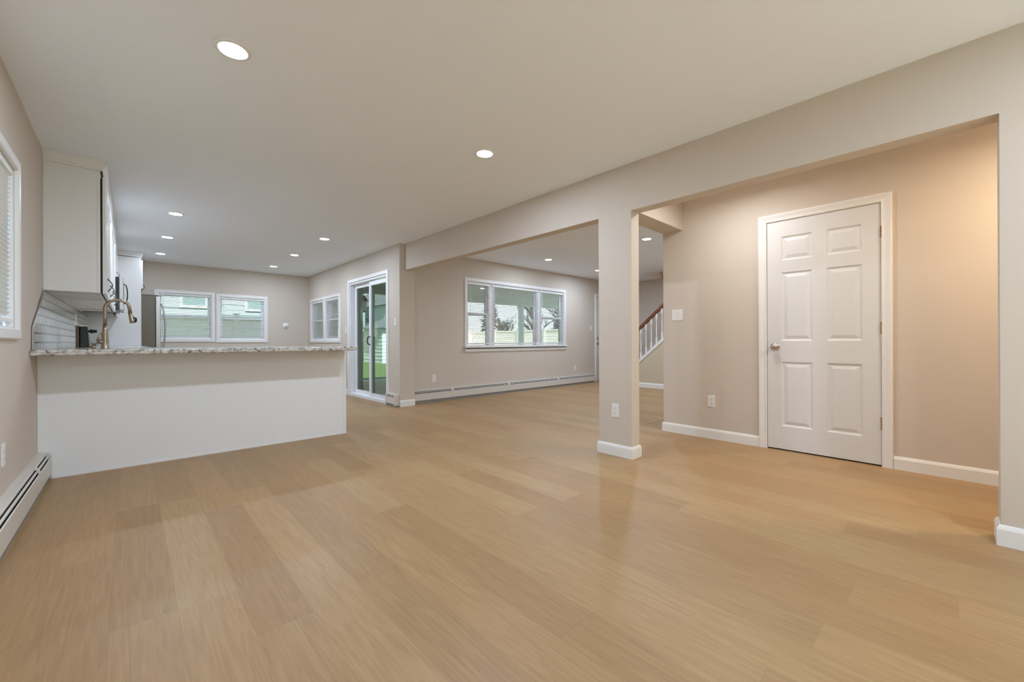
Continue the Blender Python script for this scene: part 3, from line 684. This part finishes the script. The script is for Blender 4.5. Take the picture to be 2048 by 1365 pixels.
# microwave
mw = thing('microwave', 'black and stainless over-the-range microwave mounted on the left wall', 'microwave', (-.28, 7.915, 1.41))
part(MB().box(XL+.009, -.108, 7.532, 8.292, 1.415, 1.855), 'body', M_black, mw)
mwd = part(MB().box(-.106, -.064, 7.532, 8.10, 1.42, 1.852), 'door', M_steel, mw, bevel=.004)
part(MB().box(-.0645, -.062, 7.60, 8.02, 1.50, 1.79), 'window', M_black, mwd)
part(MB().tube([(-.064, 7.585, 1.50), (-.040, 7.585, 1.52), (-.028, 7.585, 1.58), (-.026, 7.585, 1.635), (-.028, 7.585, 1.69), (-.040, 7.585, 1.75), (-.064, 7.585, 1.77)], .007, 8), 'handle', M_iron, mwd)
part(MB().box(-.106, -.066, 8.105, 8.292, 1.42, 1.852), 'control_panel', M_black, mw)
# refrigerator
fr = thing('refrigerator', 'stainless refrigerator with dark sides against the far wall', 'refrigerator', (-.05, 9.46, 0))
part(MB().box(XL+.03, .305, 9.035, 9.88, .03, 1.755), 'body', M_fside, fr)
part(MB().box(.10, .30, 9.06, 9.14, 1.756, 1.775).box(.28, .35, 9.05, 9.10, 1.756, 1.772), 'hinge_cover', mat('hinge_brown', (.10, .06, .035), .5), fr)
fd = part(MB().box(.312, .372, 9.035, 9.455, .62, 1.752), 'door', M_steel, fr, bevel=.006)
part(MB().tube([(.372, 9.08, .80), (.40, 9.08, .86), (.425, 9.08, 1.0), (.435, 9.08, 1.2), (.43, 9.08, 1.38), (.405, 9.08, 1.58), (.372, 9.08, 1.66)], .012, 10), 'handle', M_steel, fd)
fd2 = part(MB().box(.312, .372, 9.462, 9.88, .62, 1.752), 'door', M_steel, fr, bevel=.006)
part(MB().box(.312, .372, 9.035, 9.88, .06, .61), 'freezer_drawer', M_steel, fr, bevel=.006)
# sink (undermount bowl rim) and faucet
sk = thing('kitchen_sink', 'stainless sink set in the peninsula counter', 'sink', (.25, 4.85, .93))
part(MB().sweep(lambda a, z, d: (a, z, .9325+d), -.02, .55, 4.62, 4.98, [(0, 0), (0, .002), (.02, .002), (.02, 0)]), 'rim', M_steel, sk)
part(MB().box(-.02, .55, 4.62, 4.98, .9322, .9328), 'basin', M_kick, sk)
fa = thing('kitchen_faucet', 'tall bronze gooseneck faucet with pull-down spray head on the counter', 'faucet', (-.155, 4.85, .932))
fx, fy = -.155, 4.85
part(MB().lathe([(.001, 0), (.028, 0), (.028, .004), (.024, .012), (.023, .05), (.0215, .09), (.0165, .16), (.0145, .20), (.001, .20)], lambda x, y, h: (fx+x, fy+y, .932+h)), 'body', M_fauc, fa)
arc = [(fx, fy, 1.13)]+[(fx+.079-.079*math.cos(t), fy, 1.265+.079*math.sin(t)) for t in [math.pi*i/16 for i in range(0, 14)]]
arc.append((fx+.157, fy, 1.235)); 
part(MB().tube([(fx, fy, 1.13), (fx, fy, 1.2)]+arc[1:], .0125, 14), 'gooseneck', M_fauc, fa)
sh = part(MB().tube([(fx+.152, fy, 1.247), (fx+.160, fy, 1.215), (fx+.168, fy, 1.17), (fx+.172, fy, 1.150)], [.0135, .016, .019, .0205], 14), 'spray_head', M_fauc, fa)
part(MB().tube([(fx+.178, fy-.008, 1.195), (fx+.192, fy-.010, 1.192), (fx+.192, fy-.01, 1.168), (fx+.187, fy-.008, 1.16)], .007, 8), 'spray_button', M_iron, sh)
part(MB().tube([(fx-.01, fy, .985), (fx-.03, fy, .99), (fx-.048, fy, 1.0)], [.02, .017, .013], 12).tube([(fx-.046, fy, .998), (fx-.040, fy, 1.02), (fx-.015, fy-.005, 1.065)], [.010, .008, .006], 10), 'lever_handle', M_fauc, fa)
sd = thing('soap_dispenser', 'small bronze soap dispenser left of the faucet', 'soap dispenser', (-.222, 4.86, .932))
part(MB().lathe([(.001, 0), (.020, 0), (.020, .004), (.013, .008), (.012, .030), (.019, .036), (.02, .045), (.001, .047)], lambda x, y, h: (-.222+x, 4.86+y, .932+h)), 'pump', M_fauc, sd)
part(MB().tube([(-.222, 4.86, .972), (-.19, 4.86, .975), (-.172, 4.86, .972)], [.006, .005, .004], 8), 'nozzle', M_fauc, sd)
# coffee machine
cmx = thing('coffee_machine', 'black countertop coffee machine by the tiled wall behind the faucet', 'coffee machine', (-.33, 5.5, .932))
part(MB().prism([(-.339, .935), (-.276, .935), (-.289, 1.130), (-.339, 1.130)], lambda p, t: (p[0], t, p[1]), 5.44, 5.60), 'body', M_black, cmx, bevel=.006)
part(MB().box(-.342, -.284, 5.435, 5.605, 1.1305, 1.139), 'lid', M_steel, cmx)
part(MB().box(-.364, -.343, 5.43, 5.61, .934, 1.136), 'side_trim', mat('brown_wood', (.14, .09, .05), .5), cmx)
part(MB().tube([(-.29, 5.47, 1.085), (-.274, 5.47, 1.086)], .010, 12).tube([(-.274, 5.47, 1.086), (-.25, 5.47, 1.087)], .019, 14).tube([(-.25, 5.47, 1.087), (-.228, 5.47, 1.087)], .015, 14), 'brew_knob', M_black, cmx)
part(MB().box(-.272, -.24, 5.46, 5.58, .934, .948), 'drip_tray', M_black, cmx)

# ------------------------------------------------------------------ stairs
st = thing('staircase', 'staircase with white balusters and red-brown handrail at the end of the living room', 'stairs', (8.5, 4.9, 0))
XT = 7.886; zt = lambda y: .60+.87*(4.46-y)
ylo = 4.95; yhi = 2.33
part(MB().prism([(ylo, 0), (yhi, 0), (yhi, min(zt(yhi)-.07, H)), (ylo, zt(ylo)-.07)], lambda p, t: (t, p[0], p[1]), XT, XT+.1), 'side_wall', M_knee, st, label='wall under the stair, warm light put into its yellowish beige colour')
part(MB().prism([(ylo+.02, zt(ylo+.02)-.075), (yhi, zt(yhi)-.075), (yhi, zt(yhi)), (ylo+.02, zt(ylo+.02))], lambda p, t: (t, p[0], p[1]), XT-.012, XT+.112), 'stringer_cap', M_trim, st)
part(MB().prism(BBP, lambda p, t: (XT-p[0], t, p[1]), yhi, ylo+.01), 'skirting', M_trim, st)
trd = MB(); nst = 13
for i in range(nst):
    y0 = 4.93-i*.218; z = .19*(i+1); 
    part(MB().box(XT+.101, XE-.001, y0-.218, y0+.02, z-.03, z).box(XT+.101, XE-.001, y0-.02, y0, z-.19, z-.03), 'step', M_step, st)
rl = part(MB().prism([(5.0, zt(5.0)+.63), (3.3, zt(3.3)+.63), (3.3, zt(3.3)+.72), (5.0, zt(5.0)+.72)], lambda p, t: (t, p[0], p[1]), XT+.022, XT+.078), 'handrail', M_rail, st, bevel=.012, label='red-brown wooden handrail')
y = 4.345+.118*4
while y > 3.3:
    zb_ = zt(y)-.002; ztp = zt(y)+.635; L_ = ztp-zb_
    b = MB().box(XT+.036, XT+.064, y-.014, y+.014, zb_, zb_+L_*.22).box(XT+.036, XT+.064, y-.014, y+.014, ztp-L_*.16, ztp)
    b.lathe([(.012, .21), (.014, .24), (.009, .27), (.013, .33), (.012, .5), (.008, .78), (.012, .82), (.012, .85)], lambda a, c, h: (XT+.05+a, y+c, zb_+L_*h), 10)
    part(b, 'baluster', M_trim, st); y -= .118
part(MB().box(XT+.0, XT+.09, 4.955, 5.045, 0, 1.12).box(XT-.01, XT+.1, 4.945, 5.055, 1.12, 1.15), 'newel_post', M_trim, st, bevel=.004)

# ------------------------------------------------------------------ outside
GZ = -.20
struct(MB().box(-40, 60, 10.2, 60, GZ-.1, GZ).box(-40, XL-T, -30, 10.2, GZ-.1, GZ).box(XE+T, 60, -30, 10.2, GZ-.1, GZ).box(XL-T, XE+T, -30, YR-T, GZ-.1, GZ), 'ground_lawn', M_grass)
struct(MB().box(XS+.25, 13.5, YL+T, 11.9, GZ-.05, GZ+.03), 'ground_patio', M_conc)
struct(MB().box(-4, 8, -9, YR-T-.01, GZ-.05, GZ+.03), 'ground_bounce_terrace', mat('bounce_paving', (.62, .61, .58), .85))  # unseen pale ground added to bounce sunlight up through the rear glazing
def fence(p0, p1, label, h=1.9):
    r = thing('vinyl_fence', label, 'fence', (p0[0], p0[1], GZ))
    a, b = Vector(p0), Vector(p1); L_ = (b-a).length; d = (b-a)/L_; n = Vector((-d.y, d.x)); k = int(L_/2.4)+1
    for i in range(k+1):
        c = a+d*L_*i/k
        part(MB().box(c.x-.065, c.x+.065, c.y-.065, c.y+.065, GZ, GZ+h+.06).box(c.x-.08, c.x+.08, c.y-.08, c.y+.08, GZ+h+.06, GZ+h+.09), 'post', M_fence, r)
    pn_ = MB()
    for i in range(k):
        c0 = a+d*(L_*i/k+.06); c1 = a+d*(L_*(i+1)/k-.06)
        q = lambda c, e, z: (c.x+n.x*e, c.y+n.y*e, z)
        for (e, z0, z1) in ((.015, GZ+.08, GZ+h-.02), (.035, GZ+h-.1, GZ+h), (.035, GZ+.05, GZ+.15)):
            pn_.add([q(c0, -e, z0), q(c1, -e, z0), q(c1, e, z0), q(c0, e, z0), q(c0, -e, z1), q(c1, -e, z1), q(c1, e, z1), q(c0, e, z1)], [(0, 1, 2, 3), (4, 5, 6, 7), (0, 1, 5, 4), (1, 2, 6, 5), (2, 3, 7, 6), (3, 0, 4, 7)])
    part(pn_, 'panels', M_fence, r)
fence((6.4, 24), (18.5, 24), 'tall cream vinyl fence at the back of the yard, seen through the sliding door')
fence((18.5, -4), (18.5, 23.8), 'tall cream vinyl fence across the yard, seen through the living room window')
fence((-6, 13.6), (4.2, 13.6), 'cream vinyl fence close behind the far kitchen windows')
def siding(mb, x0, x1, y0, y1, z0, z1, st_=.2):
    z = z0
    while z < z1-.01:
        t = min(z+st_, z1); mb.add([(x0-.02, y0-.02, z), (x1+.02, y0-.02, z), (x1+.02, y1+.02, z), (x0-.02, y1+.02, z), (x0, y0, t), (x1, y0, t), (x1, y1, t), (x0, y1, t)], [(0, 1, 2, 3), (4, 5, 6, 7), (0, 1, 5, 4), (1, 2, 6, 5), (2, 3, 7, 6), (3, 0, 4, 7)]); z = t
    return mb
def house(x0, x1, y0, y1, h, rh, m, label, wins=(), ridge='x', cat='house', nm='neighbour_house'):
    r = thing(nm, label, cat, ((x0+x1)/2, (y0+y1)/2, GZ))
    part(siding(MB(), x0, x1, y0, y1, GZ, h), 'walls', m, r)
    o = .3; rb = MB()
    if ridge == 'x': rb.prism([(y0-o, h), (y1+o, h), ((y0+y1)/2, h+rh)], lambda p, t: (t, p[0], p[1]), x0-o, x1+o)
    else: rb.prism([(x0-o, h), (x1+o, h), ((x0+x1)/2, h+rh)], lambda p, t: (p[0], t, p[1]), y0-o, y1+o)
    part(rb, 'roof', M_roof, r)
    for (side, a0, a1, z0, z1) in wins:
        M = PY(y0-.02, -1) if side == 'y' else PX(x0-.02, -1)
        w_ = part(MB().sweep(M, a0, a1, z0, z1, [(0, 0), (0, .05), (.08, .05), (.08, 0)]), 'window', M_postw, r)
        part(MB().mbox(M, a0, a1, z0, z1, 0, .02), 'pane', M_glassd, w_)
    return r
house(-5, 5.6, 18.5, 27, 5.2, 2, M_sidb, 'blue-sided neighbour house behind the far kitchen windows', [('y', 1.35, 2.0, 2.3, 2.85), ('y', 3.3, 3.9, 2.25, 2.75), ('y', -1.6, -.8, 2.0, 2.7)])
house(10.0, 13.6, 21, 23.4, 1.72, .85, M_sidw, 'small pale-sided garden shed by the back fence', [('y', 10.9, 11.25, .95, 1.4)], ridge='y', cat='shed', nm='garden_shed')
house(10, 15.5, 36, 44, 4.6, 2.0, M_sidb, 'pale blue neighbour house above the back fence, seen through the sliding door', [('y', 13.0, 13.9, 3.2, 4.2)], ridge='y')
house(16.2, 22, 33, 41, 4.2, 2.6, M_sidg, 'grey gabled neighbour house right of the pale blue one', [('y', 18, 19, 2.6, 3.7)], ridge='y')
house(30, 38, 17, 26, 2.9, 1.6, M_sidw, 'white neighbour house beyond the fence outside the living room window', [('x', 20, 21, 1.6, 2.5)])
house(-13, -5.5, -4, 9, 5, 2, M_sidg, 'grey-sided neighbour house outside the left wall window', [], ridge='y')
# porch roof, posts
pr2 = thing('porch_roof', 'covered porch roof outside the sliding door and living room window', 'porch roof', (8, 6, 2.4))
bo = MB(); yy = YL+T+.01
while yy < 10.2: bo.box(XS+.26, 13.4, yy, min(yy+.145, 10.2), 2.40, 2.42); yy += .15
part(bo, 'ceiling_boards', M_pceil, pr2)
part(MB().box(XS+.26, 13.4, 10.1, 10.25, 2.22, 2.46).box(13.25, 13.4, YL+T, 10.1, 2.22, 2.42), 'beam', M_postw, pr2)
part(MB().box(XS+.26, 13.5, YL+T, 10.4, 2.46, 2.56), 'roof_deck', M_roof, pr2)
tag(MB().box(4.07, 4.21, 10.1, 10.24, GZ+.03, 2.22).build('porch_post', M_postd), 'dark brown porch post at the left of the sliding door glass', 'post')
for x, t_ in ((9.95, 'pale porch post outside the living room picture window'), (13.3, 'pale corner porch post far outside the living room window')):
    tag(MB().box(x-.07, x+.07, 10.1, 10.24, GZ+.03, 2.22).box(x-.1, x+.1, 10.07, 10.27, GZ+.03, GZ+.2).box(x-.1, x+.1, 10.07, 10.27, 2.1, 2.22).build('porch_post', M_postw), t_, 'post')
ln = thing('porch_lantern', 'black iron porch lantern hanging beside the dark post outside the sliding door', 'lantern', (4.30, 10.05, 1.75))
part(MB().tube([(4.228, 10.12, 1.9), (4.235, 10.08, 2.15), (4.30, 10.05, 2.22), (4.30, 10.05, 2.15)], .015, 6), 'bracket', M_iron, ln)
part(MB().lathe([(.001, .42), (.03, .38), (.11, .28), (.12, .26), (.001, .26)], lambda x, y, h: (4.30+x, 10.05+y, 1.75+h), 6, False), 'cap', M_iron, ln)
part(MB().lathe([(.06, .02), (.095, .26), (.001, .26)], lambda x, y, h: (4.30+x, 10.05+y, 1.75+h), 6, False), 'glass_cage', M_lglass, ln)
part(MB().lathe([(.001, -.04), (.03, -.02), (.07, .0), (.07, .03), (.001, .03)], lambda x, y, h: (4.30+x, 10.05+y, 1.75+h), 6, False), 'bottom', M_iron, ln)
# trees
def tree(x, y, h, seed, label, evergreen=False):
    rn = random.Random(seed); r = thing('evergreen_tree' if evergreen else 'bare_tree', label, 'tree', (x, y, GZ))
    if evergreen:
        part(MB().tube([(x, y, GZ), (x, y, GZ+h*.9)], [.16, .03], 8), 'trunk', M_bark, r)
        f = MB(); 
        for i in range(900):
            t = rn.random()**.8; zz = GZ+.3+t*(h-.3); rr = (1-t)*h*.22+.12; an = rn.random()*6.283; q = rr*(.35+.65*rn.random())
            c = Vector((x+q*math.cos(an), y+q*math.sin(an), zz)); s_ = .12+.18*rn.random(); u = Vector((math.cos(an), math.sin(an), -.5)).normalized()*s_; v_ = Vector((-math.sin(an), math.cos(an), .2*rn.random()))*s_*.5
            f.add([c-u, c+v_, c+u, c-v_, c+Vector((0, 0, .05))], [(0, 1, 4), (1, 2, 4), (2, 3, 4), (3, 0, 4)])
        part(f, 'foliage', M_leaf, r); return r
    br = MB(); tr = MB()
    def grow(mb, p, d, L_, rad, lev):
        pts = [p]; q = p
        for _ in range(3):
            d = (d+Vector((rn.uniform(-.16, .16), rn.uniform(-.16, .16), rn.uniform(-.05, .1)))).normalized(); q = q+d*L_/3; pts.append(q)
        mb.tube(pts, [rad, rad*.85, rad*.7, rad*.55], 5 if lev else 8, caps=False)
        if lev < 4:
            for _ in range(3 if lev else 5):
                s = rn.uniform(.35, 1); k = pts[min(3, int(s*3))]; an = rn.random()*6.283
                nd = (d+Vector((math.cos(an), math.sin(an), rn.uniform(-.1, .5)))*rn.uniform(.6, 1.0)).normalized(); grow(br, k, nd, L_*rn.uniform(.55, .75), rad*.5, lev+1)
    grow(tr, Vector((x, y, GZ)), Vector((0, 0, 1)), h*.42, h*.028, 0)
    part(tr, 'trunk', M_bark, r); part(br, 'branches', M_bark, r); return r
tree(20.0, 22.0, 7, 1, 'bare tree left of centre beyond the fence outside the picture window')
tree(22.5, 21.0, 8, 2, 'bare tree just right of the leftmost one beyond the fence')
tree(21.5, 18.0, 7, 3, 'bare tree behind the middle of the picture window')
tree(25, 13.6, 7, 4, 'bare tree towards the right of the picture window')
tree(21.5, 11.2, 6, 5, 'bare tree in the right light of the picture window')
tree(20.6, 24.5, 5, 6, 'dark evergreen tree beyond the fence in the left light of the picture window', True)
tree(21.6, 15.6, 5.2, 7, 'dark evergreen tree beyond the fence near the right mullion of the picture window', True)
tree(26, 45, 10, 8, 'tall bare tree behind the neighbour houses seen through the sliding door')
